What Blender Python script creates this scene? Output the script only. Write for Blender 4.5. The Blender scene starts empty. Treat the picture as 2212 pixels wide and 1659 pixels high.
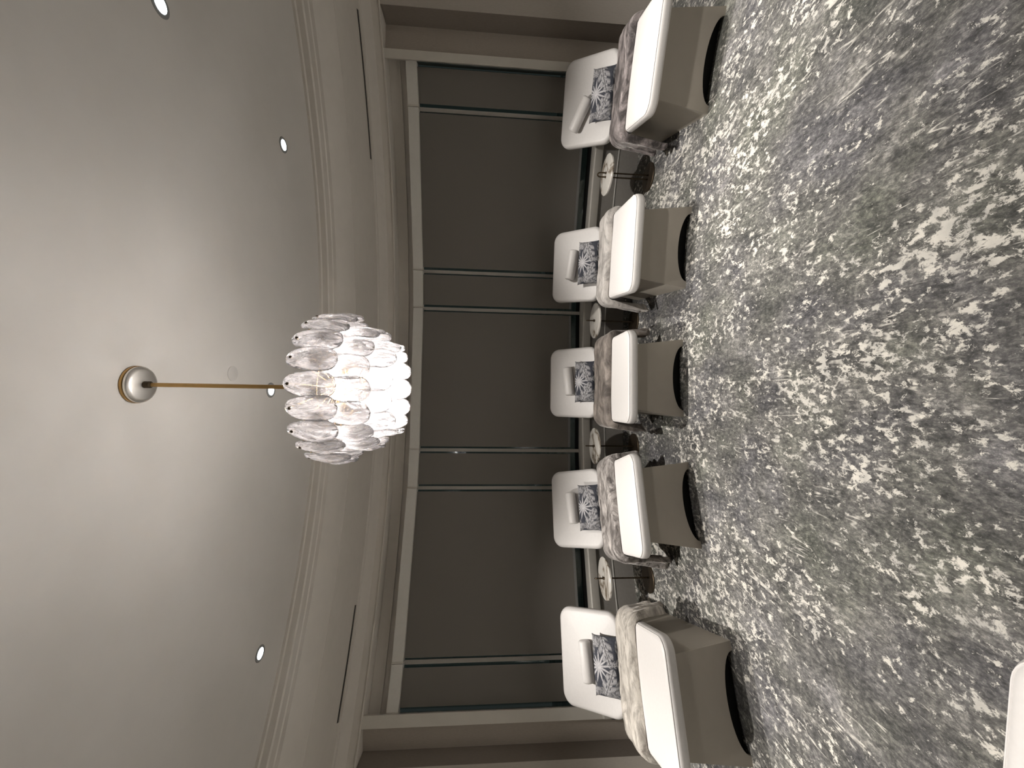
import bpy, math, random
from mathutils import Vector, Matrix, noise
S = bpy.context.scene
COL = S.collection
sin, cos, pi, rad = math.sin, math.cos, math.pi, math.radians

# ------------------------------------------------------------------ camera
CAM_H = 1.65
th, ro = math.atan(0.0699), 0.0182            # pitch down, slight roll; the phone was held on its side
F = Vector((0, cos(th), -sin(th))); u0 = Vector((0, sin(th), cos(th))); r0 = Vector((1, 0, 0))
RC = r0 * cos(ro) + u0 * sin(ro); UC = u0 * cos(ro) - r0 * sin(ro)
cd = bpy.data.cameras.new('camera'); cam = bpy.data.objects.new('camera', cd); COL.objects.link(cam)
cd.sensor_fit = 'HORIZONTAL'; cd.sensor_width = 36; cd.lens = 831 * 36 / 2212; cd.clip_start = 0.02
X, Y, Z = -UC, RC, -F
cam.matrix_world = Matrix(((X.x, Y.x, Z.x, 0), (X.y, Y.y, Z.y, 0), (X.z, Y.z, Z.z, CAM_H), (0, 0, 0, 1)))
S.camera = cam

# ------------------------------------------------------------------ world, exposure
w = bpy.data.worlds.new('night'); S.world = w; w.use_nodes = True
bg = w.node_tree.nodes['Background']
bg.inputs[0].default_value = (0.55, 0.7, 0.66, 1); bg.inputs[1].default_value = 0.02
S.view_settings.view_transform = 'Standard'; S.view_settings.look = 'None'
S.view_settings.gamma = 1; S.view_settings.use_curve_mapping = False
S.view_settings.exposure = 0.3
SPOT_W, BULB_W, FAR_W = 265, 6.0, 290
WARM = (1.0, 0.948, 0.895)
CHAND_COL = (1.0, 0.96, 0.93)

# ------------------------------------------------------------------ node helpers
def mat(name):
    m = bpy.data.materials.new(name); m.use_nodes = True
    nt = m.node_tree; b = nt.nodes['Principled BSDF']
    return m, nt, b
def N(nt, t, **kw):
    n = nt.nodes.new(t)
    for k, v in kw.items():
        if k in n.inputs: n.inputs[k].default_value = v
        else: setattr(n, k, v)
    return n
def L(nt, a, b): nt.links.new(a, b)
def coords(nt, scale=(1, 1, 1), rot=(0, 0, 0), kind='Object'):
    tc = N(nt, 'ShaderNodeTexCoord'); mp = N(nt, 'ShaderNodeMapping')
    mp.inputs['Scale'].default_value = scale; mp.inputs['Rotation'].default_value = rot
    L(nt, tc.outputs[kind], mp.inputs['Vector']); return mp.outputs['Vector']
def tnoise(nt, vec, scale, detail=4, rough=0.55, dist=0.0):
    n = N(nt, 'ShaderNodeTexNoise'); n.inputs['Scale'].default_value = scale
    n.inputs['Detail'].default_value = detail; n.inputs['Roughness'].default_value = rough
    n.inputs['Distortion'].default_value = dist
    if vec is not None: L(nt, vec, n.inputs['Vector'])
    return n.outputs['Fac']
def ramp(nt, fac, stops, interp='LINEAR'):
    r = N(nt, 'ShaderNodeValToRGB'); r.color_ramp.interpolation = interp
    e = r.color_ramp.elements
    while len(e) < len(stops): e.new(0.5)
    for el, (p, c) in zip(e, stops):
        el.position = p; el.color = (c, c, c, 1) if isinstance(c, (int, float)) else (*c, 1)
    L(nt, fac, r.inputs['Fac']); return r.outputs['Color']
def mixc(nt, fac, a, b, mode='MIX'):
    m = N(nt, 'ShaderNodeMix', data_type='RGBA', blend_type=mode)
    for s, v in ((m.inputs[0], fac), (m.inputs[6], a), (m.inputs[7], b)):
        if isinstance(v, (int, float)): s.default_value = v
        elif isinstance(v, tuple): s.default_value = (*v, 1)
        else: L(nt, v, s)
    return m.outputs[2]
def math2(nt, op, a, b):
    m = N(nt, 'ShaderNodeMath', operation=op)
    for s, v in zip(m.inputs, (a, b)):
        if isinstance(v, (int, float)): s.default_value = v
        else: L(nt, v, s)
    return m.outputs[0]
def bump(nt, b, h, strength=0.2, dist=0.01):
    bn = N(nt, 'ShaderNodeBump'); bn.inputs['Strength'].default_value = strength
    bn.inputs['Distance'].default_value = dist; L(nt, h, bn.inputs['Height'])
    L(nt, bn.outputs['Normal'], b.inputs['Normal'])
def simple(name, col, rough=0.6, metal=0.0, var=0.06, nscale=30, bmp=0.0, spec=None, stretch=(1, 1, 1)):
    m, nt, b = mat(name)
    v = coords(nt, stretch)
    f = tnoise(nt, v, nscale, 5)
    c0 = tuple(max(0, x * (1 - var)) for x in col); c1 = tuple(min(1, x * (1 + var)) for x in col)
    L(nt, ramp(nt, f, [(0.3, c0), (0.7, c1)]), b.inputs['Base Color'])
    b.inputs['Roughness'].default_value = rough; b.inputs['Metallic'].default_value = metal
    if spec is not None: b.inputs['Specular IOR Level'].default_value = spec
    if bmp: bump(nt, b, f, bmp, 0.004)
    return m

M = {}
M['ceiling'] = simple('ceiling_paint', (0.67, 0.645, 0.61), 0.9, var=0.015, nscale=8, spec=0.1)
M['trim'] = simple('taupe_trim_paint', (0.73, 0.69, 0.635), 0.6, var=0.02, nscale=12)
M['cream'] = simple('pale_painted_frame', (0.66, 0.63, 0.57), 0.5, var=0.02, nscale=12)
M['wall'] = simple('taupe_wall_covering', (0.50, 0.45, 0.395), 0.85, var=0.07, nscale=220, bmp=0.12, stretch=(1, 1, 0.15), spec=0.2)
M['pillar'] = simple('pale_wall_covering', (0.52, 0.48, 0.43), 0.8, var=0.05, nscale=200, bmp=0.1, stretch=(1, 1, 0.15), spec=0.2)
M['lowwall'] = simple('dark_taupe_panel', (0.26, 0.245, 0.225), 0.55, var=0.05, nscale=40)
M['sill'] = simple('sill_paint', (0.56, 0.535, 0.485), 0.5, var=0.03, nscale=15)
M['blind'] = simple('charcoal_screen_fabric', (0.21, 0.195, 0.175), 0.85, var=0.05, nscale=500, spec=0.2)
M['cassette'] = simple('pale_aluminium_cassette', (0.76, 0.745, 0.70), 0.42, var=0.02)
M['barcol'] = simple('grey_bottom_bar', (0.24, 0.24, 0.23), 0.5)
M['bronze'] = simple('dark_bronze', (0.10, 0.075, 0.05), 0.4, metal=0.9, var=0.15, nscale=25)
M['brass'] = simple('aged_brass', (0.42, 0.27, 0.11), 0.32, metal=1.0, var=0.08, nscale=20)
M['nickel'] = simple('polished_canopy_metal', (0.80, 0.775, 0.73), 0.42, metal=1.0, var=0.03, nscale=6)
M['pedestal'] = simple('taupe_lacquered_panel', (0.40, 0.365, 0.31), 0.5, var=0.03, nscale=10)
M['vinyl'] = simple('white_leatherette', (0.64, 0.62, 0.60), 0.48, var=0.02, nscale=60, bmp=0.05)
M['void'] = simple('matte_black', (0.008, 0.008, 0.008), 0.9, var=0.2)
M['plastic'] = simple('white_plastic', (0.6, 0.58, 0.55), 0.5, var=0.02)
M['slot'] = simple('dark_slot', (0.05, 0.045, 0.04), 0.8)
M['terrace'] = simple('terrace_paving', (0.35, 0.38, 0.36), 0.6, var=0.5, nscale=1.3)

def carpet():
    m, nt, b = mat('distressed_grey_carpet')
    v = coords(nt); vs = coords(nt, (1, 0.6, 1), (0, 0, rad(8)))
    big = tnoise(nt, v, 0.9, 3, 0.6)
    mid = tnoise(nt, vs, 5.5, 6, 0.7, 0.6)
    base = ramp(nt, mid, [(0.30, (0.075, 0.075, 0.075)), (0.46, (0.13, 0.128, 0.122)), (0.58, (0.19, 0.186, 0.176)), (0.72, (0.32, 0.312, 0.295))])
    tint = ramp(nt, tnoise(nt, v, 2.0, 2), [(0.35, (0.95, 0.95, 1.03)), (0.5, (1, 1, 1)), (0.68, (0.96, 1.0, 0.92))])
    base = mixc(nt, 1.0, base, tint, 'MULTIPLY')
    # pale speckle in clusters
    sp = tnoise(nt, coords(nt, (1, 0.72, 1), (0, 0, rad(-6))), 25, 8, 0.74, 0.3)
    bias = math2(nt, 'MULTIPLY', math2(nt, 'SUBTRACT', big, 0.5), 0.34)
    cl = math2(nt, 'MULTIPLY', math2(nt, 'SUBTRACT', tnoise(nt, vs, 3.6, 4, 0.6, 0.4), 0.5), 0.34)
    s = math2(nt, 'ADD', math2(nt, 'ADD', sp, bias), cl)
    mask = ramp(nt, s, [(0.54, 0.0), (0.59, 1.0)])
    # scratched lines: thin ridges of stretched noise in two directions
    def lines(ang, sc, seed):
        vv = coords(nt, (sc, 0.5, 1), (0, 0, rad(ang)))
        ad = N(nt, 'ShaderNodeVectorMath', operation='ADD'); ad.inputs[1].default_value = (seed, seed * 2, 0)
        L(nt, vv, ad.inputs[0])
        n = tnoise(nt, ad.outputs[0], 1.5, 3, 0.55, 0.25)
        r = math2(nt, 'ABSOLUTE', math2(nt, 'SUBTRACT', n, 0.5), 0)
        thin = ramp(nt, r, [(0.003, 1.0), (0.009, 0.0)])
        brk = ramp(nt, tnoise(nt, v, 3.1 + seed * 0.1, 4, 0.7), [(0.55, 0.0), (0.63, 1.0)])
        return math2(nt, 'MULTIPLY', thin, brk)
    mask = math2(nt, 'MAXIMUM', mask, math2(nt, 'MAXIMUM', lines(42, 4.5, 3.0), lines(-38, 4.5, 7.0)))
    pale = ramp(nt, tnoise(nt, v, 7, 3), [(0.35, (0.48, 0.465, 0.43)), (0.65, (0.72, 0.69, 0.62))])
    # dark flecks
    dk = tnoise(nt, coords(nt, (1, 0.5, 1), (0, 0, rad(14))), 26, 4, 0.6)
    base = mixc(nt, ramp(nt, dk, [(0.56, 0.0), (0.64, 0.6)]), base, (0.07, 0.07, 0.068))
    fine = ramp(nt, tnoise(nt, coords(nt, (1, 0.6, 1)), 52, 6, 0.78, 0.2), [(0.36, (0.5, 0.5, 0.5)), (0.5, (0.86, 0.86, 0.86)), (0.62, (1.6, 1.58, 1.52))])
    base = mixc(nt, 1.0, base, fine, 'MULTIPLY')
    col = mixc(nt, mask, base, pale)
    L(nt, col, b.inputs['Base Color']); b.inputs['Roughness'].default_value = 0.95
    b.inputs['Specular IOR Level'].default_value = 0.1
    bump(nt, b, tnoise(nt, v, 420, 2), 0.5, 0.006)
    return m
M['carpet'] = carpet()

def marble():
    m, nt, b = mat('white_marble')
    v = coords(nt)
    oi = N(nt, 'ShaderNodeObjectInfo'); ad = N(nt, 'ShaderNodeVectorMath', operation='ADD')
    L(nt, v, ad.inputs[0]); L(nt, oi.outputs['Location'], ad.inputs[1])
    n = tnoise(nt, ad.outputs[0], 2.6, 6, 0.55, 1.2)
    r = math2(nt, 'ABSOLUTE', math2(nt, 'SUBTRACT', n, 0.5), 0)
    vein = ramp(nt, r, [(0.0, (0.16, 0.12, 0.08)), (0.018, (0.42, 0.37, 0.31)), (0.06, (0.74, 0.71, 0.65)), (0.2, (0.82, 0.79, 0.73))])
    L(nt, vein, b.inputs['Base Color']); b.inputs['Roughness'].default_value = 0.22
    return m
M['marble'] = marble()

def velvet(name, dark, light, lo, hi, sc):
    m, nt, b = mat(name)
    v = coords(nt, (0.7, 1.5, 1), (0, 0, 0.35))
    f = tnoise(nt, v, sc, 6, 0.66, 1.3)
    mid = tuple((a + c) * 0.45 for a, c in zip(dark, light))
    L(nt, ramp(nt, f, [(lo, dark), ((lo + hi) / 2, mid), (hi, light)]), b.inputs['Base Color'])
    b.inputs['Roughness'].default_value = 0.7; b.inputs['Sheen Weight'].default_value = 0.5
    b.inputs['Sheen Roughness'].default_value = 0.35
    b.inputs['Sheen Tint'].default_value = (0.9, 0.86, 0.82, 1)
    bump(nt, b, tnoise(nt, v, sc * 2.2, 5, 0.65, 1.0), 0.55, 0.02)
    return m

def leafprint():
    m, nt, b = mat('leaf_print_cotton')
    a = N(nt, 'ShaderNodeVertexColor', layer_name='print')
    f = tnoise(nt, coords(nt), 60, 4)
    c = mixc(nt, ramp(nt, f, [(0.35, 0.0), (0.75, 0.35)]), a.outputs['Color'], (0.10, 0.105, 0.125))
    L(nt, c, b.inputs['Base Color']); b.inputs['Roughness'].default_value = 0.85
    return m
M['print'] = leafprint()

def glass_petal_mat():
    m, nt, b = mat('swirled_milky_glass'); nt.nodes.remove(b)
    out = nt.nodes['Material Output']
    v = coords(nt, (1, 1, 0.28))
    oi = N(nt, 'ShaderNodeObjectInfo'); ad = N(nt, 'ShaderNodeVectorMath', operation='ADD')
    L(nt, v, ad.inputs[0]); sc = N(nt, 'ShaderNodeVectorMath', operation='SCALE'); sc.inputs['Scale'].default_value = 9
    cb = N(nt, 'ShaderNodeCombineXYZ'); L(nt, oi.outputs['Random'], cb.inputs[0]); L(nt, oi.outputs['Random'], cb.inputs[2])
    L(nt, cb.outputs[0], sc.inputs[0]); L(nt, sc.outputs[0], ad.inputs[1])
    n = tnoise(nt, ad.outputs[0], 30, 3, 0.5, 2.6)
    swirl = ramp(nt, n, [(0.38, 0.22), (0.47, 0.42), (0.53, 0.75), (0.60, 0.35), (0.70, 0.7)])
    tr = N(nt, 'ShaderNodeBsdfTransparent'); tr.inputs[0].default_value = (0.97, 0.97, 0.97, 1)
    tl = N(nt, 'ShaderNodeBsdfTranslucent'); tl.inputs[0].default_value = (0.50, 0.48, 0.487, 1)
    df = N(nt, 'ShaderNodeBsdfDiffuse'); df.inputs[0].default_value = (0.75, 0.725, 0.735, 1)
    gl = N(nt, 'ShaderNodeBsdfGlossy'); gl.inputs['Roughness'].default_value = 0.12
    m1 = N(nt, 'ShaderNodeMixShader'); m1.inputs[0].default_value = 0.4
    L(nt, tl.outputs[0], m1.inputs[1]); L(nt, df.outputs[0], m1.inputs[2])
    m2 = N(nt, 'ShaderNodeMixShader'); L(nt, swirl, m2.inputs[0]); L(nt, tr.outputs[0], m2.inputs[1]); L(nt, m1.outputs[0], m2.inputs[2])
    fr = N(nt, 'ShaderNodeFresnel'); fr.inputs[0].default_value = 1.45
    m3 = N(nt, 'ShaderNodeMixShader'); L(nt, fr.outputs[0], m3.inputs[0]); L(nt, m2.outputs[0], m3.inputs[1]); L(nt, gl.outputs[0], m3.inputs[2])
    bn = N(nt, 'ShaderNodeBump'); bn.inputs['Strength'].default_value = 0.7; bn.inputs['Distance'].default_value = 0.01
    L(nt, n, bn.inputs['Height'])
    for s in (tl, df, gl): L(nt, bn.outputs[0], s.inputs['Normal'])
    L(nt, m3.outputs[0], out.inputs[0])
    return m
M['petal'] = glass_petal_mat()

def window_glass():
    m, nt, b = mat('window_glass'); nt.nodes.remove(b)
    tr = N(nt, 'ShaderNodeBsdfTransparent'); tr.inputs[0].default_value = (0.75, 0.8, 0.78, 1)
    gl = N(nt, 'ShaderNodeBsdfGlossy'); gl.inputs['Roughness'].default_value = 0.02
    fr = N(nt, 'ShaderNodeFresnel'); fr.inputs[0].default_value = 1.5
    ms = N(nt, 'ShaderNodeMixShader'); L(nt, fr.outputs[0], ms.inputs[0]); L(nt, tr.outputs[0], ms.inputs[1]); L(nt, gl.outputs[0], ms.inputs[2])
    L(nt, ms.outputs[0], nt.nodes['Material Output'].inputs[0]); return m
M['glass'] = window_glass()
def emis(name, col, st):
    m, nt, b = mat(name); b.inputs['Emission Color'].default_value = (*col, 1); b.inputs['Emission Strength'].default_value = st
    b.inputs['Base Color'].default_value = (0.8, 0.8, 0.8, 1); return m
M['lens'] = emis('lit_downlight_lens', (0.85, 0.93, 1.0), 6)
M['bulb'] = emis('lit_bulb', (1.0, 0.98, 0.96), 14)

# ------------------------------------------------------------------ mesh helpers
def mesh(name, v, f, m=None, smooth=True, sharp=35):
    me = bpy.data.meshes.new(name); me.from_pydata([tuple(p) for p in v], [], f); me.update()
    if m: me.materials.append(M[m] if isinstance(m, str) else m)
    if smooth:
        for p in me.polygons: p.use_smooth = True
        if sharp: me.set_sharp_from_angle(angle=rad(sharp))
    return me
def obj(name, me, parent=None, loc=(0, 0, 0), rot=(0, 0, 0)):
    o = bpy.data.objects.new(name, me); COL.objects.link(o); o.location = loc; o.rotation_euler = rot
    if parent: o.parent = parent
    return o
def tag(o, label, cat, group=None):
    o['label'] = label; o['category'] = cat
    if group: o['group'] = group
    return o
def struct(o, label=None):
    o['kind'] = 'structure'
    if label: o['label'] = label
    return o
class MB:
    def __init__(s): s.v = []; s.f = []
    def add(s, v, f):
        k = len(s.v); s.v += [Vector(p) for p in v]; s.f += [tuple(i + k for i in q) for q in f]; return s
    def box(s, x0, x1, y0, y1, z0, z1):
        v = [(x, y, z) for z in (z0, z1) for y in (y0, y1) for x in (x0, x1)]
        return s.add(v, [(0, 2, 3, 1), (4, 5, 7, 6), (0, 1, 5, 4), (2, 6, 7, 3), (0, 4, 6, 2), (1, 3, 7, 5)])
    def hexa(s, b, t):                                  # two quads, bottom and top, both anticlockwise seen from above
        return s.add(list(b) + list(t), [(3, 2, 1, 0), (4, 5, 6, 7)] + [(i, (i + 1) % 4, 4 + (i + 1) % 4, 4 + i) for i in range(4)])
    def lathe(s, prof, n=32, c=(0, 0, 0)):              # (r, z) from bottom to top
        v = []; f = []
        for r, z in prof:
            for i in range(n): a = 2 * pi * i / n; v.append((c[0] + r * cos(a), c[1] + r * sin(a), c[2] + z))
        for k in range(len(prof) - 1):
            for i in range(n): j = (i + 1) % n; f.append((k * n + i, k * n + j, (k + 1) * n + j, (k + 1) * n + i))
        f.append(tuple(range(n - 1, -1, -1))); f.append(tuple((len(prof) - 1) * n + i for i in range(n)))
        return s.add(v, f)
    def tube(s, pts, r, n=8, closed=False):
        pts = [Vector(p) for p in pts]; v = []; f = []; m = len(pts); nrm = None
        for i, p in enumerate(pts):
            a = pts[i - 1] if (i or closed) else p; b = pts[(i + 1) % m] if (i < m - 1 or closed) else p
            t = (b - a).normalized()
            if nrm is None: nrm = t.orthogonal().normalized()
            nrm = (nrm - t * nrm.dot(t)).normalized(); bi = t.cross(nrm)
            for k in range(n): q = 2 * pi * k / n; v.append(p + (nrm * cos(q) + bi * sin(q)) * r)
        for i in range(m if closed else m - 1):
            for k in range(n):
                j = (k + 1) % n; i2 = (i + 1) % m; f.append((i * n + k, i * n + j, i2 * n + j, i2 * n + k))
        if not closed: f.append(tuple(range(n - 1, -1, -1))); f.append(tuple((m - 1) * n + k for k in range(n)))
        return s.add(v, f)
    def mesh(s, name, m, smooth=True, sharp=35): return mesh(name, s.v, s.f, m, smooth, sharp)

# ------------------------------------------------------------------ the round room
CX, CY = 0.355, -1.80
def P(R, a, z): a = rad(a); return Vector((CX + R * sin(a), CY + R * cos(a), z))
def sweep(prof, a0=0, a1=360, step=1.5, closed=True):
    """revolve a profile of (R, z) about the room's centre; closed profiles make solid rings"""
    full = abs(a1 - a0 - 360) < 1e-6
    n = max(2, int(round((a1 - a0) / step))); k = len(prof); mb = MB(); v = []; f = []
    for i in range(n if full else n + 1):
        a = a0 + (a1 - a0) * i / n
        v += [P(R, a, z) for R, z in prof]
    m = n if full else n + 1
    for i in range(n):
        i2 = (i + 1) % m
        for j in range(k if closed else k - 1):
            j2 = (j + 1) % k; f.append((i * k + j, i * k + j2, i2 * k + j2, i2 * k + j))
    if closed and not full: f.append(tuple(range(k))); f.append(tuple((m - 1) * k + j for j in range(k - 1, -1, -1)))
    return mb.add(v, f)
def disc(R, z, th):
    return sweep([(0.001, z), (R, z), (R, z + th), (0.001, z + th)])
ZC, ZS = 3.07, 2.87
struct(obj('floor', disc(6.9, -0.06, 0.06).mesh('floor', 'carpet', True, 30)), 'grey distressed carpet with pale speckles and scratch lines')
struct(obj('ceiling', disc(5.30, ZC, 0.05).mesh('ceiling', 'ceiling')), 'plain off-white ceiling')
struct(obj('trim_1', sweep([(5.19, 3.07), (5.19, 3.052), (5.205, 3.045), (5.205, 3.005), (5.222, 2.998), (5.228, 2.972), (5.24, 2.966), (5.245, 2.945),
    (5.30, 2.918), (5.38, 2.89), (5.50, 2.872), (5.55, 2.90), (5.55, 3.07)], step=1.5).mesh('trim', 'trim', True, 25)), 'stepped crown moulding around the raised ceiling')
struct(obj('ceiling_soffit', sweep([(5.50, ZS), (6.75, ZS), (6.75, ZS + .05), (5.50, ZS + .05)]).mesh('soffit', 'trim')), 'flat lowered ceiling ring')
struct(obj('trim_2', sweep([(6.235, 2.87), (6.24, 2.855), (6.26, 2.85), (6.29, 2.82), (6.335, 2.80), (6.35, 2.79), (6.36, 2.785), (6.362, 2.718), (6.35, 2.714), (6.35, 2.70), (6.40, 2.70),
    (6.66, 2.70), (6.66, 2.87)]).mesh('trim', 'trim', True, 25)), 'cornice above the windows')
struct(obj('wall_window', sweep([(6.37, 0), (6.37, 0.40), (6.62, 0.40), (6.62, 0)], -33.2, 27.4).mesh('wall', 'lowwall')), 'low dark panelled wall under the windows')
struct(obj('baseboard_window', sweep([(6.358, 0), (6.358, 0.215), (6.362, 0.225), (6.369, 0.228), (6.369, 0)], -33.0, 27.2).mesh('base', 'lowwall')), 'tall baseboard of the window wall')
struct(obj('trim_7', sweep([(6.352, 0.218), (6.352, 0.229), (6.357, 0.229), (6.357, 0.218)], -33.0, 27.2).mesh('highlight', 'cassette')), 'thin painted bead along the top of the baseboard')  # pale strip stands in for the highlight on the baseboard's top edge
struct(obj('trim_3', sweep([(6.345, 0.40), (6.34, 0.41), (6.34, 0.482), (6.35, 0.494), (6.62, 0.494), (6.62, 0.40)], -33.1, 27.3).mesh('sill', 'sill', True, 30)), 'continuous pale window sill')
struct(obj('wall_head', sweep([(6.555, 2.515), (6.555, 2.70), (6.66, 2.70), (6.66, 2.515)], -33.2, 27.4).mesh('head', 'trim')), 'wall strip above the windows')
struct(obj('trim_4', sweep([(6.53, 2.585), (6.53, 2.605), (6.555, 2.605), (6.555, 2.585)], -32.6, 26.8).mesh('ledge', 'trim')), 'narrow ledge above the blind cassettes')
# window casings, splayed side walls, and the rest of the round wall
def wedge(pts, z0, z1, m, name, label):
    b = [P(R, a, z0) for R, a in pts]; t = [P(R, a, z1) for R, a in pts]; n = len(pts); mb = MB()
    mb.add(b + t, [tuple(range(n - 1, -1, -1)), tuple(range(n, 2 * n))] + [(i, (i + 1) % n, n + (i + 1) % n, n + i) for i in range(n)])
    return struct(obj(name, mb.mesh(name, m, False)), label)
wedge([(6.36, 27.29), (6.36, 26.62), (6.40, 26.62), (6.40, 26.95), (6.62, 26.95), (6.62, 27.29)][::-1], 0, 2.70, 'cream', 'trim_5', 'pale upright window casing')
wedge([(6.36, -32.27), (6.36, -33.11), (6.62, -33.11), (6.62, -32.45), (6.42, -32.45), (6.42, -32.27)][::-1], 0, 2.70, 'cream', 'trim_6', 'pale upright window casing')
M['wallshade'] = simple('shaded_wall_covering', (0.27, 0.235, 0.205), 0.85, var=0.07, nscale=220, bmp=0.12, stretch=(1, 1, 0.15), spec=0.2)  # the wall covering again, with the returns' shade put into its colour
wedge([(6.42, 27.29), (6.55, 29.28), (6.9, 29.28), (6.9, 27.29)], 0, 2.72, 'wall', 'wall_right', 'taupe wall beside the windows')
wedge([(6.55, 29.28), (6.37, 30.17), (6.9, 30.17), (6.9, 29.28)], 0, 2.72, 'wallshade', 'wall_right_return', 'wall return beside the windows, coloured darker for its shade')
wedge([(6.42, -33.11), (6.55, -34.68), (6.9, -34.68), (6.9, -33.11)][::-1], 0, 2.72, 'wall', 'wall_left', 'taupe wall beside the windows')
wedge([(6.55, -34.68), (6.37, -35.47), (6.9, -35.47), (6.9, -34.68)][::-1], 0, 2.72, 'wallshade', 'wall_left_return', 'wall return beside the windows, coloured darker for its shade')
struct(obj('wall_back', sweep([(6.36, 0), (6.36, 2.72), (6.9, 2.72), (6.9, 0)], 30.17, 324.53).mesh('wall', 'pillar')), 'pale curved wall of the round room')

# windows: mullions and panes between the joints
J = [26.75, 23.28, 8.56, 4.73, -10.18, -14.02, -28.95, -32.35]
def chordbox(a0, a1, R0, R1, z0, z1, g0=0.0, g1=0.0):
    """straight bar between two angles, R0..R1 at its ends, with gaps g at both ends"""
    p, q = P(R0, a0, 0), P(R0, a1, 0); d = (q - p).normalized(); n = Vector((-d.y, d.x, 0)); o = Vector((p.x - CX, p.y - CY, 0))
    if n.dot(o) < 0: n = -n
    p = p + d * g0; q = q - d * g1; t = n * (R1 - R0)
    b = [p, q, q + t, p + t]
    if (q - p).cross(t).z < 0: b = b[::-1]
    return MB().hexa([Vector((k.x, k.y, z0)) for k in b], [Vector((k.x, k.y, z1)) for k in b])
WIN = ['narrow window by the side wall behind the crooked neck roll', 'wide window between two mullions', 'narrow window between two mullions', 'wide window facing the chandelier',
       'narrow window between two mullions', 'wide window between two mullions', 'narrow window by the side wall']
for i in range(7):
    a0, a1 = J[i], J[i + 1]
    wn = struct(obj('window_%d' % (i + 1), chordbox(a0, a1, 6.56, 6.575, 0.494, 2.515, 0.02, 0.02).mesh('pane', 'glass', False)), WIN[i])
    obj('rail', chordbox(a0, a1, 6.55, 6.59, 0.494, 0.53, 0.021, 0.021).mesh('rail', 'void', False), wn)
    def post(a, w):
        c = P(6.53, a, 0); r = Vector((sin(rad(a)), cos(rad(a)), 0)); t = Vector((r.y, -r.x, 0))
        b = [c - t * w, c + t * w, c + t * w + r * .06, c - t * w + r * .06]
        if (b[1] - b[0]).cross(b[3] - b[0]).z < 0: b = b[::-1]
        return MB().hexa([Vector((k.x, k.y, 0.494)) for k in b], [Vector((k.x, k.y, 2.515)) for k in b])
    if i < 6: obj('mullion', post(a1, 0.019).mesh('mullion', 'sill', False), wn)
# roller blinds
BL = [('narrow', 'narrow roller blind beside the wall, behind the lounger with crooked neck roll'),
      ('wide', 'wide roller blind behind the table between plum-brown and silver throws'),
      ('narrow', 'narrow roller blind behind the lounger with the silver throw'),
      ('wide', 'wide roller blind behind the lounger with the smooth dark brown throw'),
      ('narrow', 'narrow roller blind behind the table between dark brown and mottled throws'),
      ('wide', 'wide roller blind behind the table between mottled and pale beige throws'),
      ('narrow', 'narrow roller blind beside the wall, behind the lounger with pale beige throw')]
for i in range(7):
    a0, a1 = J[i], J[i + 1]
    c = (P(6.43, a0, 0) + P(6.43, a1, 0)) / 2
    bl = bpy.data.objects.new('roller_blind', None); COL.objects.link(bl); bl.location = (c.x, c.y, 0.62)
    tag(bl, BL[i][1], 'blind', 'roller blinds along the curved window')
    def part(name, mb, m):
        for p in mb.v: p -= bl.location
        return obj(name, mb.mesh(name, m, False), bl)
    part('cassette', chordbox(a0, a1, 6.43, 6.525, 2.402, 2.51, 0.004, 0.004), 'cassette')
    part('end_cap', chordbox(a1, a1 + (0.14 if i < 6 else 0.14), 6.424, 6.53, 2.399, 2.513), 'cream')
    part('screen', chordbox(a0, a1, 6.485, 6.487, 0.64, 2.404, 0.040, 0.040), 'blind')
    part('bottom_bar', chordbox(a0, a1, 6.479, 6.493, 0.615, 0.641, 0.040, 0.040), 'barcol')
# terrace outside
struct(obj('terrace_floor', sweep([(6.95, -0.5), (16, -0.5), (16, -0.45), (6.95, -0.45)], -70, 70, 4).mesh('terrace', 'terrace')), 'dim paved terrace outside the windows')

# slot air diffusers in the soffit
for a0, a1, lab in ((-32.4, -24.2, 'long dark slot diffuser in the soffit over the pale beige throw lounger'), (18.3, 29.3, 'long dark slot diffuser in the soffit over the plum-brown throw lounger')):
    c = P(6.19, (a0 + a1) / 2, ZS)
    e = bpy.data.objects.new('slot_diffuser', None); COL.objects.link(e); e.location = c
    tag(e, lab, 'vent', 'slot diffusers')
    for nm, prof, m in (('slot', [(6.160, ZS - .001), (6.196, ZS - .001), (6.196, ZS - .003), (6.160, ZS - .003)], 'slot'),
                        ('flange', [(6.198, ZS - .0005), (6.222, ZS - .0005), (6.222, ZS - .005), (6.198, ZS - .005)], 'cream')):
        mb = sweep(prof[::-1], a0, a1)
        for p in mb.v: p -= c
        obj(nm, mb.mesh(nm, m, False), e)

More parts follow.
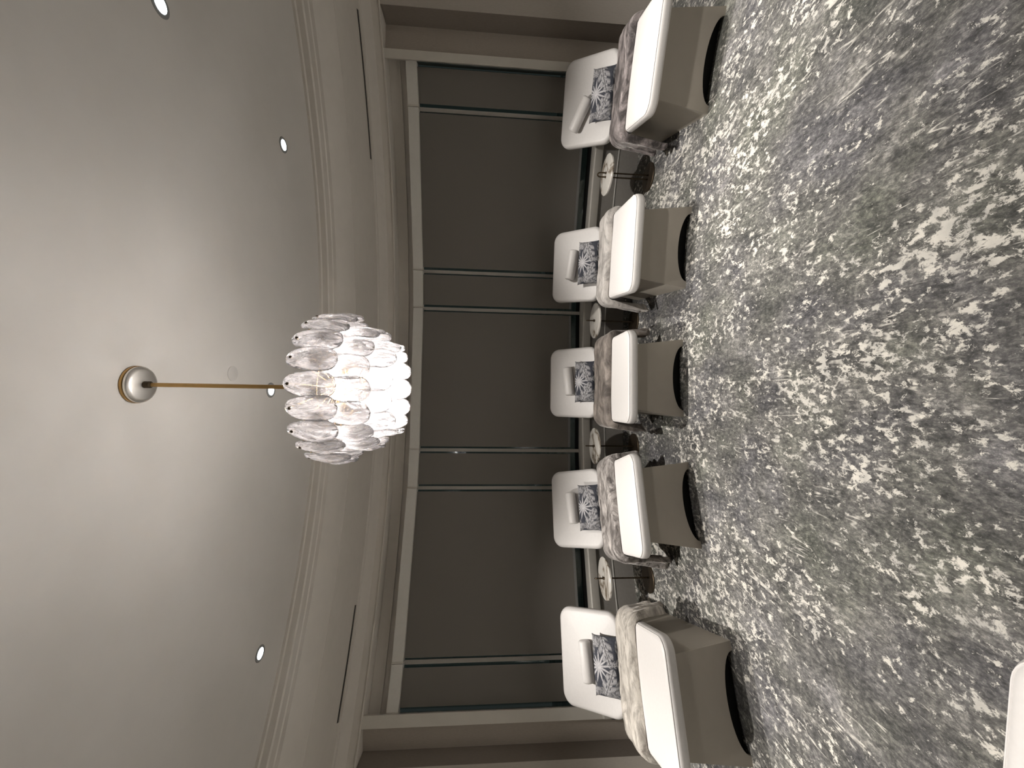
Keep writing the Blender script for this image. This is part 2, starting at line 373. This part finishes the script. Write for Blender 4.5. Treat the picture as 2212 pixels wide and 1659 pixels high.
# ------------------------------------------------------------------ ceiling fittings
trim_me = MB().lathe([(0.034, 0), (0.034, -0.004), (0.046, -0.006), (0.05, -0.003), (0.05, 0)], 32).mesh('ring', 'barcol')  # the ring's dark grey stands in for the inner baffle's shadow
trim_me.flip_normals()
lens_me = MB().lathe([(0.001, -0.0045), (0.034, -0.0045), (0.034, -0.001), (0.001, -0.001)], 24).mesh('lens', 'lens')
lights = [(1.62, 2.76, 1), (-0.07, 2.66, 1), (-1.77, 2.59, 1), (1.60, 1.75, 1)]
for a in (36.5, 57, 78, -46.5, -67, -88, 120, 150, 180, 210, 240): lights.append((CX + 4.7 * sin(rad(a)), CY + 4.7 * cos(rad(a)), 0))  # out-of-frame ring lamps, assumed and added to light the room
lights.append((-1.15, 0.55, 0))  # unseen lamp added over the lone lounger to brighten it
for i, (x, y, vis) in enumerate(lights):
    e = bpy.data.objects.new('downlight', None); COL.objects.link(e); e.location = (x, y, ZC)
    tag(e, 'small round recessed downlight, lit, set flush in the ceiling', 'downlight', 'recessed ceiling downlights')
    obj('trim_ring', trim_me, e); obj('lens', lens_me, e)
    ld = bpy.data.lights.new('downlight_beam', 'SPOT'); ld.energy = (SPOT_W if vis else FAR_W) * (1.2 if x < -2 and y > -3 else 1.0); ld.color = WARM
    ld.spot_size = rad(75); ld.spot_blend = 1.0; ld.shadow_soft_size = 0.03
    lo = bpy.data.objects.new('downlight_beam', ld); COL.objects.link(lo); lo.location = (0, 0, -0.02); lo.parent = e
    d = Vector((x - CX, y - CY, 0)).normalized(); tl = rad(3.5 if d.length and math.hypot(x - CX, y - CY) > 4 else 0)
    lo.rotation_euler = (Vector((d.x * sin(tl), d.y * sin(tl), -cos(tl)))).to_track_quat('-Z', 'Y').to_euler()   # gimbals tilted toward the window wall
o = obj('ceiling_cover_plate', MB().lathe([(0.036, -0.006), (0.042, -0.004), (0.042, 0)], 32).mesh('plate', 'plastic'), None, (0.03, 2.27, ZC))
tag(o, 'flat round white cover plate on the ceiling near the chandelier rod', 'cover plate')

# ------------------------------------------------------------------ chandelier
HX, HY = -0.03, 1.67
ch = bpy.data.objects.new('chandelier', None); COL.objects.link(ch); ch.location = (HX, HY, 2.0)
tag(ch, 'tiered chandelier of milky glass petals hanging on a brass rod', 'chandelier')
def cpart(name, mb, m, parent=ch, loc=(0, 0, 0), rot=(0, 0, 0)): return obj(name, mb.mesh(name, m), parent, loc, rot)
can = cpart('canopy', MB().lathe([(0.001, -0.034), (0.058, -0.034), (0.068, -0.030), (0.074, -0.022), (0.074, 0)], 48), 'nickel', ch, (0, 0, ZC - 2.0))
cpart('canopy_rim', MB().lathe([(0.0745, -0.014), (0.076, -0.012), (0.076, -0.002), (0.0745, 0)], 48), 'brass', can)
cpart('collar', MB().lathe([(0.010, -0.062), (0.014, -0.058), (0.014, -0.036), (0.010, -0.034)], 20), 'bronze', can)
cpart('rod', MB().lathe([(0.0085, 0.17), (0.0085, ZC - 2.0 - 0.04)], 16), 'brass')
cpart('hub', MB().lathe([(0.008, 0.30), (0.03, 0.305), (0.03, 0.33), (0.012, 0.345)], 24), 'brass')
cpart('finial', MB().lathe([(0.002, 0.14), (0.010, 0.147), (0.012, 0.157), (0.009, 0.169)], 16), 'brass')
random.seed(4)
def sstep(a, b, x): t = max(0, min(1, (x - a) / (b - a))); return t * t * (3 - 2 * t)
def petal_mesh(k):
    rng = random.Random(k); LN, W = 0.178, 0.048
    nu, nv = 16, 16; fr = []; bk = []
    off = Vector((k * 3.1, k * 1.7, 0))
    for j in range(nv + 1):
        t = (1 - cos(pi * j / nv)) / 2
        # half width along the length: small rounded top, broad rounded bottom
        s = max(0.0, 1 - abs((t - 0.5) / 0.5) ** 3.8) ** 0.5
        wd = W * s * (0.76 + 0.24 * sstep(0, 0.65, t)) + 0.0008
        for i in range(nu + 1):
            x = -1 + 2 * i / nu
            e = (1 - x * x) * s
            q = Vector((x * 1.6, t * 3, 0)) + off
            wob = noise.noise(q * 1.3) * 0.006
            edge = 1 + 0.06 * noise.noise(Vector((x, t * 2.2, k)))
            px = x * wd * edge; pz = -LN * t + 0.012
            cy = 0.016 * sin(t * pi) - 0.5 * px * px / 0.05 * 0.35 + wob
            h = 0.0016 + 0.0055 * min(1, e * 2.2)
            fr.append((px, cy + h + noise.noise(q * 4) * 0.0016, pz)); bk.append((px, cy - h, pz))
    n1 = len(fr); w1 = nu + 1; f = []
    for j in range(nv):
        for i in range(nu):
            a = j * w1 + i; f.append((a, a + 1, a + w1 + 1, a + w1)); f.append((n1 + a, n1 + a + w1, n1 + a + w1 + 1, n1 + a + 1))
    ring = [i for i in range(w1)] + [j * w1 + nu for j in range(1, nv + 1)] + [nv * w1 + i for i in range(nu - 1, -1, -1)] + [j * w1 for j in range(nv - 1, 0, -1)]
    for q in range(len(ring)): a, b2 = ring[q], ring[(q + 1) % len(ring)]; f.append((b2, a, n1 + a, n1 + b2))
    return mesh('glass_petal', fr + bk, f, 'petal', True, 0)
PM = [petal_mesh(k) for k in range(6)]
pin_me = MB().lathe([(0.0042, -0.006), (0.0055, -0.004), (0.0055, 0.004), (0.004, 0.006)], 12).mesh('pin', 'bronze')
for ti, (r, zt, n, ph) in enumerate(((0.285, 2.335, 21, 4.4), (0.235, 2.235, 17, -1), (0.176, 2.165, 13, 13.0))):
    zl = zt - 2.0
    arm_me = MB().tube([(0, 0.02, -0.05 if ti == 0 else 0.0), (0, r * 0.5, -0.03 if ti == 0 else 0.0), (0, r, 0)], 0.0016, 6).mesh('arm', 'brass')
    for k in range(n):
        a = 2 * pi * k / n + rad(ph) + random.uniform(-.025, .025)
        # 0 deg points toward the camera
        d = Vector((sin(a), -cos(a), 0)); rz = math.atan2(d.y, d.x) - pi / 2
        p = obj('glass_petal', PM[(k * 5 + ti * 2 + random.randrange(3)) % 6], ch, (d.x * r, d.y * r, zl + random.uniform(-.004, .004)), (random.uniform(-.04, .06), random.uniform(-.03, .03), rz + random.uniform(-.12, .12)))
        obj('pin', pin_me, p, (0, 0.010, -0.008), (-pi / 2, 0, 0))
        obj('arm', arm_me, ch, (0, 0, zl - 0.008), (0, 0, rz))
    cpart('ring', MB().tube([(r * 0.5 * cos(2 * pi * q / 40), r * 0.5 * sin(2 * pi * q / 40), zl - (0.038 if ti == 0 else 0.008)) for q in range(40)], 0.0025, 6, True), 'brass')
bulb_me = MB().lathe([(0.004, -0.045), (0.012, -0.038), (0.0165, -0.022), (0.0165, 0.0), (0.011, 0.018), (0.004, 0.024)], 16).mesh('bulb', 'bulb')
sock_me = MB().lathe([(0.008, 0), (0.0095, 0.004), (0.0095, 0.03), (0.005, 0.034)], 12).mesh('socket', 'brass')
for k in range(5):
    a = 2 * pi * k / 5 + 0.3; x, y = 0.075 * cos(a), 0.075 * sin(a)
    b = obj('bulb', bulb_me, ch, (x, y, 0.21)); s = obj('socket', sock_me, b, (0, 0, 0.02))
    cpart('bulb_arm', MB().tube([(0, 0, 0.31), (x * .6, y * .6, 0.30), (x, y, 0.262)], 0.003, 6), 'brass')
    ld = bpy.data.lights.new('bulb_light', 'POINT'); ld.energy = BULB_W; ld.color = CHAND_COL; ld.shadow_soft_size = 0.02
    lo = bpy.data.objects.new('bulb_light', ld); COL.objects.link(lo); lo.location = (x * 0.6, y * 0.6, 0.20); lo.parent = ch

# ------------------------------------------------------------------ lounger
def rslab(w, l, h, rc, re, nb=6, nc=8, dome=0.0, x0=0.0, y0=0.0, z0=0.0, reb=None):
    """rounded slab: plan corners rc, upper edge radius re, lower edge radius reb; rings of one outline"""
    reb = re if reb is None else reb
    def outline(ins):
        hw, hl, r = w / 2 - ins, l / 2 - ins, max(rc - ins, 0.004); pts = []
        for cx, cy, a0 in ((hw - r, hl - r, 0), (-hw + r, hl - r, 90), (-hw + r, -hl + r, 180), (hw - r, -hl + r, 270)):
            for i in range(nc + 1):
                a = rad(a0 + 90 * i / nc); pts.append((cx + r * cos(a), cy + r * sin(a)))
        return pts
    rings = []
    for i in range(nb + 1):
        a = pi / 2 * i / nb; rings.append((reb * (1 - sin(a)), reb * (1 - cos(a))))
    for i in range(nb + 1):
        a = pi / 2 * i / nb; rings.append((re * (1 - cos(a)), h - re * (1 - sin(a))))
    for q in (0.25, 0.5, 0.75, 0.97): rings.append((re + (min(w, l) / 2 - re) * q, h + dome * sin(q * pi / 2)))
    v = []; f = []; n = 4 * (nc + 1)
    for ins, z in rings: v += [(x + x0, y + y0, z + z0) for x, y in outline(ins)]
    for k in range(len(rings) - 1):
        for i in range(n): j = (i + 1) % n; f.append((k * n + i, k * n + j, (k + 1) * n + j, (k + 1) * n + i))
    f.append(tuple(range(n - 1, -1, -1))); f.append(tuple((len(rings) - 1) * n + i for i in range(n)))
    ol = [(x + x0, y + y0) for x, y in outline(re * 0.3)]
    return MB().add(v, f), ol
SEAT_Z0, SEAT_Z1 = 0.437, 0.515
Y0 = -0.13                                   # foot end of the mattress
seat_mb, ol = rslab(0.765, 0.86, SEAT_Z1 - SEAT_Z0, 0.095, 0.036, y0=Y0 + 0.43, z0=SEAT_Z0, dome=0.006, reb=0.02)
seat_me = seat_mb.mesh('mattress', 'vinyl', True, 60)
pip_me = MB().tube([(x, y, SEAT_Z1 - 0.0095) for x, y in ol], 0.0026, 6, True).mesh('piping', 'vinyl')
ANG = rad(45)
back_mb, olb = rslab(0.745, 0.59, 0.09, 0.105, 0.036, y0=0.295, dome=0.008)
back_me = back_mb.mesh('backrest', 'vinyl', True, 60)
BK = Matrix.Translation((0, 0.80, 0.455)) @ Matrix.Rotation(ANG, 4, 'X')      # slab's +y runs up the back, +z is its front
wb, wt, TH = 0.325, 0.265, 0.02
def panel(pts, th):                           # closed outline of 3-D points extruded by th along its inward direction
    n = len(pts); v = [Vector(p) for p in pts]; v2 = [p + th for p in v]
    return MB().add(v + v2, [tuple(range(n)), tuple(range(2 * n - 1, n - 1, -1))] + [((i + 1) % n, i, n + i, n + (i + 1) % n) for i in range(n)])
def fpt(x, z): return (x, -0.045 * z / 0.437, z)
arch = [(0.27 * cos(pi * i / 20) * 1.0, 0.096 * sin(pi * i / 20)) for i in range(21)]        # right to left
fo = [fpt(-wb, 0), fpt(-wt, 0.437), fpt(wt, 0.437), fpt(wb, 0)] + [fpt(x, z) for x, z in arch]
LB = 1.02
front_me = panel(fo, Vector((0, TH, 0))).mesh('front_panel', 'pedestal', False)
bo = [(-x, LB - 0.05 * z / 0.437, z) for x, y, z in fo]
back_panel_me = panel(bo, Vector((0, -TH, 0))).mesh('back_panel', 'pedestal', False)
def side(s):
    a = [(s * wb, TH + .001, 0), (s * wb, LB - TH - .001, 0), (s * wt, LB - TH - .051, 0.437), (s * wt, TH - .044, 0.437)]
    if s < 0: a = a[::-1]
    return panel(a[::-1], Vector((-s * TH, 0, 0))).mesh('side_panel', 'pedestal', False)
side_me = [side(-1), side(1)]
hollow_shade_me = MB().box(-0.27, 0.27, 0.06, 0.09, 0.0, 0.2).mesh('hollow_shade', 'void', False)  # black board behind the arch, stands in for the shade in the hollow
brk_me = MB().box(-0.2, 0.2, 0.90, 0.93, 0.43, 0.555).box(-0.2, 0.2, 0.72, 0.93, 0.41, 0.435).mesh('back_support', 'bronze', False)
LOUNGERS = [  # x, y, heading, throw name, (front, back) of throw, hang left/right, roll tilt, roll offset
    dict(x=2.385, y=2.71, a=19.5, lab='plum-brown', f=0.40, hl=0.33, hr=0.30, roll=-30, ru=-0.12, rv=0.325, seed=1),
    dict(x=1.145, y=3.055, a=6.7, lab='silver', f=0.46, hl=0.36, hr=0.32, roll=-9, ru=0.0, rv=0.30, seed=2),
    dict(x=0.075, y=3.105, a=-2.9, lab='smooth dark brown', f=0.325, hl=0.30, hr=0.33, roll=8, ru=0.01, rv=0.30, seed=3),
    dict(x=-0.91, y=2.895, a=-19.5, lab='mottled grey-brown', f=0.33, hl=0.43, hr=0.20, roll=5, ru=-0.0, rv=0.30, seed=4),
    dict(x=-1.975, y=2.32, a=-21.3, lab='pale beige', f=0.39, hl=0.33, hr=0.24, roll=4, ru=0.0, rv=0.29, seed=5)]
VEL = [velvet('plum_brown_velvet', (0.05, 0.042, 0.041), (0.40, 0.35, 0.34), 0.42, 0.70, 7),
       velvet('silver_velvet', (0.13, 0.12, 0.11), (0.52, 0.49, 0.46), 0.24, 0.56, 7),
       velvet('dark_brown_velvet', (0.07, 0.058, 0.05), (0.38, 0.33, 0.29), 0.38, 0.70, 6),
       velvet('mottled_velvet', (0.06, 0.05, 0.045), (0.56, 0.52, 0.49), 0.38, 0.64, 9),
       velvet('beige_velvet', (0.14, 0.12, 0.10), (0.60, 0.56, 0.50), 0.26, 0.58, 9)]

def lounger(x, y, a, label):
    e = bpy.data.objects.new('spa_lounger', None); COL.objects.link(e); e.location = (x, y, 0); e.rotation_euler = (0, 0, -rad(a))
    tag(e, label, 'lounger', 'white padded loungers')
    mt = obj('mattress', seat_me, e); obj('piping', pip_me, mt)
    b = obj('backrest', back_me, e); b.matrix_local = BK
    obj('front_panel', front_me, e); obj('back_panel', back_panel_me, e)
    obj('side_panel', side_me[0], e); obj('side_panel', side_me[1], e)
    obj('hollow_shade', hollow_shade_me, e); obj('back_support', brk_me, e)
    return e

def throw_mesh(p, k):
    """a throw laid across the seat and hanging over both sides; closed, thick, wrinkled"""
    sd = p['seed'] * 7.3; HW, RD = 0.3825, 0.045
    y_f, y_b = p['f'] - 0.05, 0.655
    TOT_L, TOT_R = HW - RD + pi / 2 * RD + p['hl'], HW - RD + pi / 2 * RD + p['hr']
    ns, nv = 110, 36; T = 0.052; base = SEAT_Z1 + 0.006
    def path(s):
        sg = 1 if s >= 0 else -1; q = abs(s); flat = HW - RD
        if q <= flat: return Vector((s, 0, base)), Vector((0, 0, 1)), 0
        q -= flat
        if q <= pi / 2 * (RD + .012):
            an = q / (RD + .012); return Vector((sg * (flat + (RD + .012) * sin(an)), 0, base - (RD + .012) * (1 - cos(an)))), Vector((sg * sin(an), 0, cos(an))), 0
        q -= pi / 2 * (RD + .012)
        return Vector((sg * (HW + .012 + 0.05 * q), 0, base - RD - .012 - q)), Vector((sg, 0, 0.05)).normalized(), q
    top = []; bot = []
    for j in range(nv + 1):
        v = j / nv
        for i in range(ns + 1):
            u = i / ns
            el = 0.05 * noise.noise(Vector((v * 2.4, sd, 0))) + 0.035 * sin(v * 7 + sd)
            er = 0.05 * noise.noise(Vector((v * 2.4, sd, 5))) + 0.035 * sin(v * 6.5 + sd * 2)
            s = -TOT_L - el + u * (TOT_L + TOT_R + el + er)
            c, n, hang = path(s)
            sgn = 1 if s >= 0 else -1
            g = min(1, hang / 0.30)
            # gather toward the lower hem and wave in and out
            yc = (y_f + y_b) / 2; yy = y_f + (y_b - y_f) * v
            yy = yc + (yy - yc) * (1 - 0.30 * g) + 0.02 * noise.noise(Vector((s * 2.5, v, sd)))
            if hang == 0: yy += 0.012 * noise.noise(Vector((s * 3, sd, 3.0)))
            wave = g * (0.028 * sin(v * 15 + sd + sgn) + 0.022 * noise.noise(Vector((v * 5, sgn, sd)))) + g * 0.03
            wr = 0.010 * noise.noise(Vector((s * 5, v * 4, sd))) + 0.0055 * noise.noise(Vector((s * 13 + v * 4, v * 6 - s * 3, sd))) + 0.003 * noise.noise(Vector((s * 30, v * 14, sd)))
            de = min(v, 1 - v) * (y_b - y_f); dh = min(u, 1 - u) * (TOT_L + TOT_R); d = min(de, dh)
            h = T * (1 - (1 - min(1, d / 0.030)) ** 2) ** 0.5
            if hang > 0: h *= 1 - 0.5 * g
            c = Vector((c.x, yy, c.z)) + n * (wave + 0.001)
            top.append(c + n * (h + max(-.5 * h, wr) + 0.0006)); bot.append(c + n * (0.0 if hang == 0 else -0.0))
    w1 = ns + 1; n1 = len(top); f = []
    for j in range(nv):
        for i in range(ns):
            q = j * w1 + i; f.append((q, q + 1, q + w1 + 1, q + w1)); f.append((n1 + q, n1 + q + w1, n1 + q + w1 + 1, n1 + q + 1))
    ring = [i for i in range(w1)] + [j * w1 + ns for j in range(1, nv + 1)] + [nv * w1 + i for i in range(ns - 1, -1, -1)] + [j * w1 for j in range(nv - 1, 0, -1)]
    for q in range(len(ring)): a, b2 = ring[q], ring[(q + 1) % len(ring)]; f.append((b2, a, n1 + a, n1 + b2))
    return mesh('throw_blanket', top + bot, f, VEL[k], True, 0)

# printed lumbar cushion -------------------------------------------------
CW, CHT = 0.43, 0.225
def sstep(a, b, x): t = max(0, min(1, (x - a) / (b - a))); return t * t * (3 - 2 * t)
def monstera(x, y, cx, cy, ang, R):
    dx, dy = x - cx, y - cy; ca, sa = cos(ang), sin(ang); px, py = (dx * ca + dy * sa) / R, (-dx * sa + dy * ca) / R   # +px toward the tip
    if px < -0.75 or px > 1.2 or abs(py) > 1.0: return 0, 0
    t = (px + 0.7) / 1.8
    hw = 0.92 * (max(0, t) ** 0.45) * max(0, 1 - t) ** 0.62
    if t < 0 or t > 1 or abs(py) > hw: return 0, 0
    r = abs(py) / max(hw, 1e-4); ph = (px - abs(py) * 0.75) * 2 * pi * 1.8
    slit = r > 0.42 and cos(ph) > 0.78
    hole = 0.22 < r < 0.36 and cos(ph + 2.4) > 0.62
    if slit or hole: return 0, 0
    vein = abs(py) < 0.022 or abs(cos(ph + 3.1)) > 0.97 and r > .08
    b = 0.62 - 0.30 * r + 0.16 * cos(ph * 3)
    return 1, (0.12 if abs(py) < 0.025 else (0.85 if vein else b))
def frond(x, y, cx, cy, R):
    dx, dy = x - cx, y - cy; q = math.hypot(dx, dy) / R
    if q < 0.10: return 1, 0.85
    if q > 1.1: return 0, 0
    n = 13; a = math.atan2(dy, dx) / (2 * pi) * n; k = round(a); da = abs(a - k) * 2 * pi / n * q
    ln = 0.72 + 0.32 * abs(sin(k * 2.1 + 1)); w = 0.098 * (q / ln) ** 0.25 * max(0, 1 - (q / ln) ** 2.2)
    if da < w: return 1, (0.9 if da < w * 0.45 else 0.55)
    return 0, 0
def spear(x, y, cx, cy, ang, Ln, W):
    dx, dy = x - cx, y - cy; px, py = dx * cos(ang) + dy * sin(ang), -dx * sin(ang) + dy * cos(ang); t = px / Ln
    if t < 0 or t > 1 or abs(py) > W * sin(pi * t) ** 0.8: return 0, 0
    return 1, 0.28 + 0.12 * cos(px * 160 - abs(py) * 200)
def leafcol(x, y):
    """x across, y up, metres from the cushion's centre"""
    dark = Vector((0.030, 0.033, 0.045)); c = 0.0; hit = 0
    for a in ((-0.205, -0.10, 1.3, 0.2, .035), (0.20, 0.0, 1.9, 0.15, .035), (-0.16, 0.05, 2.2, 0.12, .03), (0.13, 0.06, 0.5, 0.12, .03), (0.05, -0.14, 0.2, 0.16, .03),
              (-0.05, -0.14, 2.7, 0.16, .03), (0.19, 0.13, 3.5, 0.12, .025), (-0.20, 0.14, -0.5, 0.11, .025)):
        h, b = spear(x, y, *a)
        if h: hit, c = 1, b
    for a in ((0.125, -0.01, rad(200), 0.125), (-0.125, -0.02, rad(-25), 0.12), (0.165, 0.085, rad(60), 0.07), (0.03, -0.12, rad(-80), 0.075), (-0.17, 0.10, rad(120), 0.055)):
        h, b = monstera(x, y, *a)
        if h: hit, c = 1, b
    h, b = frond(x, y, 0.0, 0.05, 0.118)
    if h: hit, c = 1, b
    col = Vector((0.62, 0.61, 0.62)) * c
    return (col if hit else dark)
def cushion_mesh():
    nx, ny = 150, 100; fr = []; bk = []; cols = []
    for j in range(ny + 1):
        for i in range(nx + 1):
            a, b = -1 + 2 * i / nx, -1 + 2 * j / ny
            pin = 1 - 0.045 * (1 - b * b) * a * a * 0 - 0.05 * (1 - abs(a) ** 6) * abs(b) ** 3
            pin2 = 1 - 0.05 * (1 - abs(b) ** 6) * abs(a) ** 3
            x, z = a * CW / 2 * pin2, b * CHT / 2 * pin
            h = 0.048 * ((1 - a * a) * (1 - b * b)) ** 0.42 + 0.0015
            wr = 0.003 * noise.noise(Vector((a * 4, b * 3, 2)))
            fr.append((x, -h + wr, z)); bk.append((x, h, z)); cols.append((*leafcol(a * CW / 2, b * CHT / 2), 1))
    w1 = nx + 1; n1 = len(fr); f = []
    for j in range(ny):
        for i in range(nx):
            q = j * w1 + i; f.append((q, q + 1, q + w1 + 1, q + w1)); f.append((n1 + q, n1 + q + w1, n1 + q + w1 + 1, n1 + q + 1))
    ring = [i for i in range(w1)] + [j * w1 + nx for j in range(1, ny + 1)] + [ny * w1 + i for i in range(nx - 1, -1, -1)] + [j * w1 for j in range(ny - 1, 0, -1)]
    for q in range(len(ring)): a, b2 = ring[q], ring[(q + 1) % len(ring)]; f.append((b2, a, n1 + a, n1 + b2))
    me = mesh('lumbar_cushion', fr + bk, f, 'print', True, 0)
    ca = me.color_attributes.new('print', 'FLOAT_COLOR', 'POINT')
    ca.data.foreach_set('color', [c for col in cols + cols for c in col])
    return me
cush_me = cushion_mesh()
roll_me = MB().lathe([(0.001, -0.15), (0.035, -0.149), (0.046, -0.143), (0.05, -0.132), (0.0505, 0), (0.05, 0.132), (0.046, 0.143), (0.035, 0.149), (0.001, 0.15)], 32).mesh('neck_roll', 'vinyl', True, 60)

for k, p in enumerate(LOUNGERS):
    e = lounger(p['x'], p['y'], p['a'], 'white padded lounger on a taupe pedestal with the %s throw' % p['lab'])
    Mw = Matrix.Translation((p['x'], p['y'], 0)) @ Matrix.Rotation(-rad(p['a']), 4, 'Z')
    t = obj('throw_blanket', throw_mesh(p, k)); t.matrix_world = Mw
    tag(t, '%s velvet throw laid across the seat of a lounger' % p['lab'], 'blanket', 'velvet throws on the loungers')
    c = obj('lumbar_cushion', cush_me)
    lean = Matrix.Translation((0, 0.80, 0.455)) @ Matrix.Rotation(ANG, 4, 'X')
    # cushion's back rests on the backrest's face
    c.matrix_world = Mw @ lean @ Matrix.Translation((p.get('cu', 0.0), 0.098, 0.098 + 0.055)) @ Matrix.Rotation(-pi / 2 + rad(6), 4, 'X')
    tag(c, 'navy and white leaf-print cushion behind the %s throw' % p['lab'], 'cushion', 'leaf-print lumbar cushions')
    r = obj('neck_roll', roll_me)
    r.matrix_world = Mw @ lean @ Matrix.Translation((p['ru'], p['rv'], 0.098 + 0.0505)) @ Matrix.Rotation(rad(p['roll']), 4, 'Z') @ Matrix.Rotation(pi / 2, 4, 'Y')
    tag(r, 'white neck roll %s on the backrest above the %s throw' % ('lying crooked' if abs(p['roll']) > 20 else 'lying', p['lab']), 'pillow', 'white neck rolls')
lounger(-0.91, 0.645, 182.5, 'bare white padded lounger without a throw, standing apart from the window row')

# ------------------------------------------------------------------ side tables
top_me = MB().lathe([(0.185, 0.0), (0.195, 0.004), (0.195, 0.018), (0.191, 0.022)], 56).mesh('table_top', 'marble')
base_me = MB().lathe([(0.138, 0.0), (0.14, 0.003), (0.14, 0.011), (0.136, 0.014)], 48).mesh('base', 'bronze')
HT = 0.452; SP = 0.019
loop = [(-SP, 0, 0.013), (-SP, 0, HT + 0.06)] + [(-SP * cos(pi * i / 10), 0, HT + 0.06 + 0.028 * sin(pi * i / 10)) for i in range(1, 10)] + [(SP, 0, HT + 0.06), (SP, 0, 0.013)]
rod_me = MB().tube(loop, 0.007, 10).mesh('hairpin_stem', 'bronze')
col_me = MB().lathe([(0.0125, 0), (0.0125, 0.006), (0.008, 0.010)], 16).mesh('collar', 'bronze')
TB = [(2.16, 3.87, 150, 'plum-brown and silver'), (0.72, 4.20, 80, 'silver and smooth dark brown'), (-0.66, 4.13, 99, 'smooth dark brown and mottled grey-brown'), (-1.89, 3.70, 117, 'mottled grey-brown and pale beige')]
for x, y, a, lab in TB:
    e = bpy.data.objects.new('side_table', None); COL.objects.link(e); e.location = (x, y, 0); e.rotation_euler = (0, 0, rad(a))
    tag(e, 'round marble side table between the %s throws' % lab, 'table', 'marble side tables between the loungers')
    obj('base', base_me, e); obj('table_top', top_me, e, (0, 0, HT - 0.022)); obj('hairpin_stem', rod_me, e)
    for s in (-1, 1): obj('collar', col_me, e, (s * SP, 0, HT))
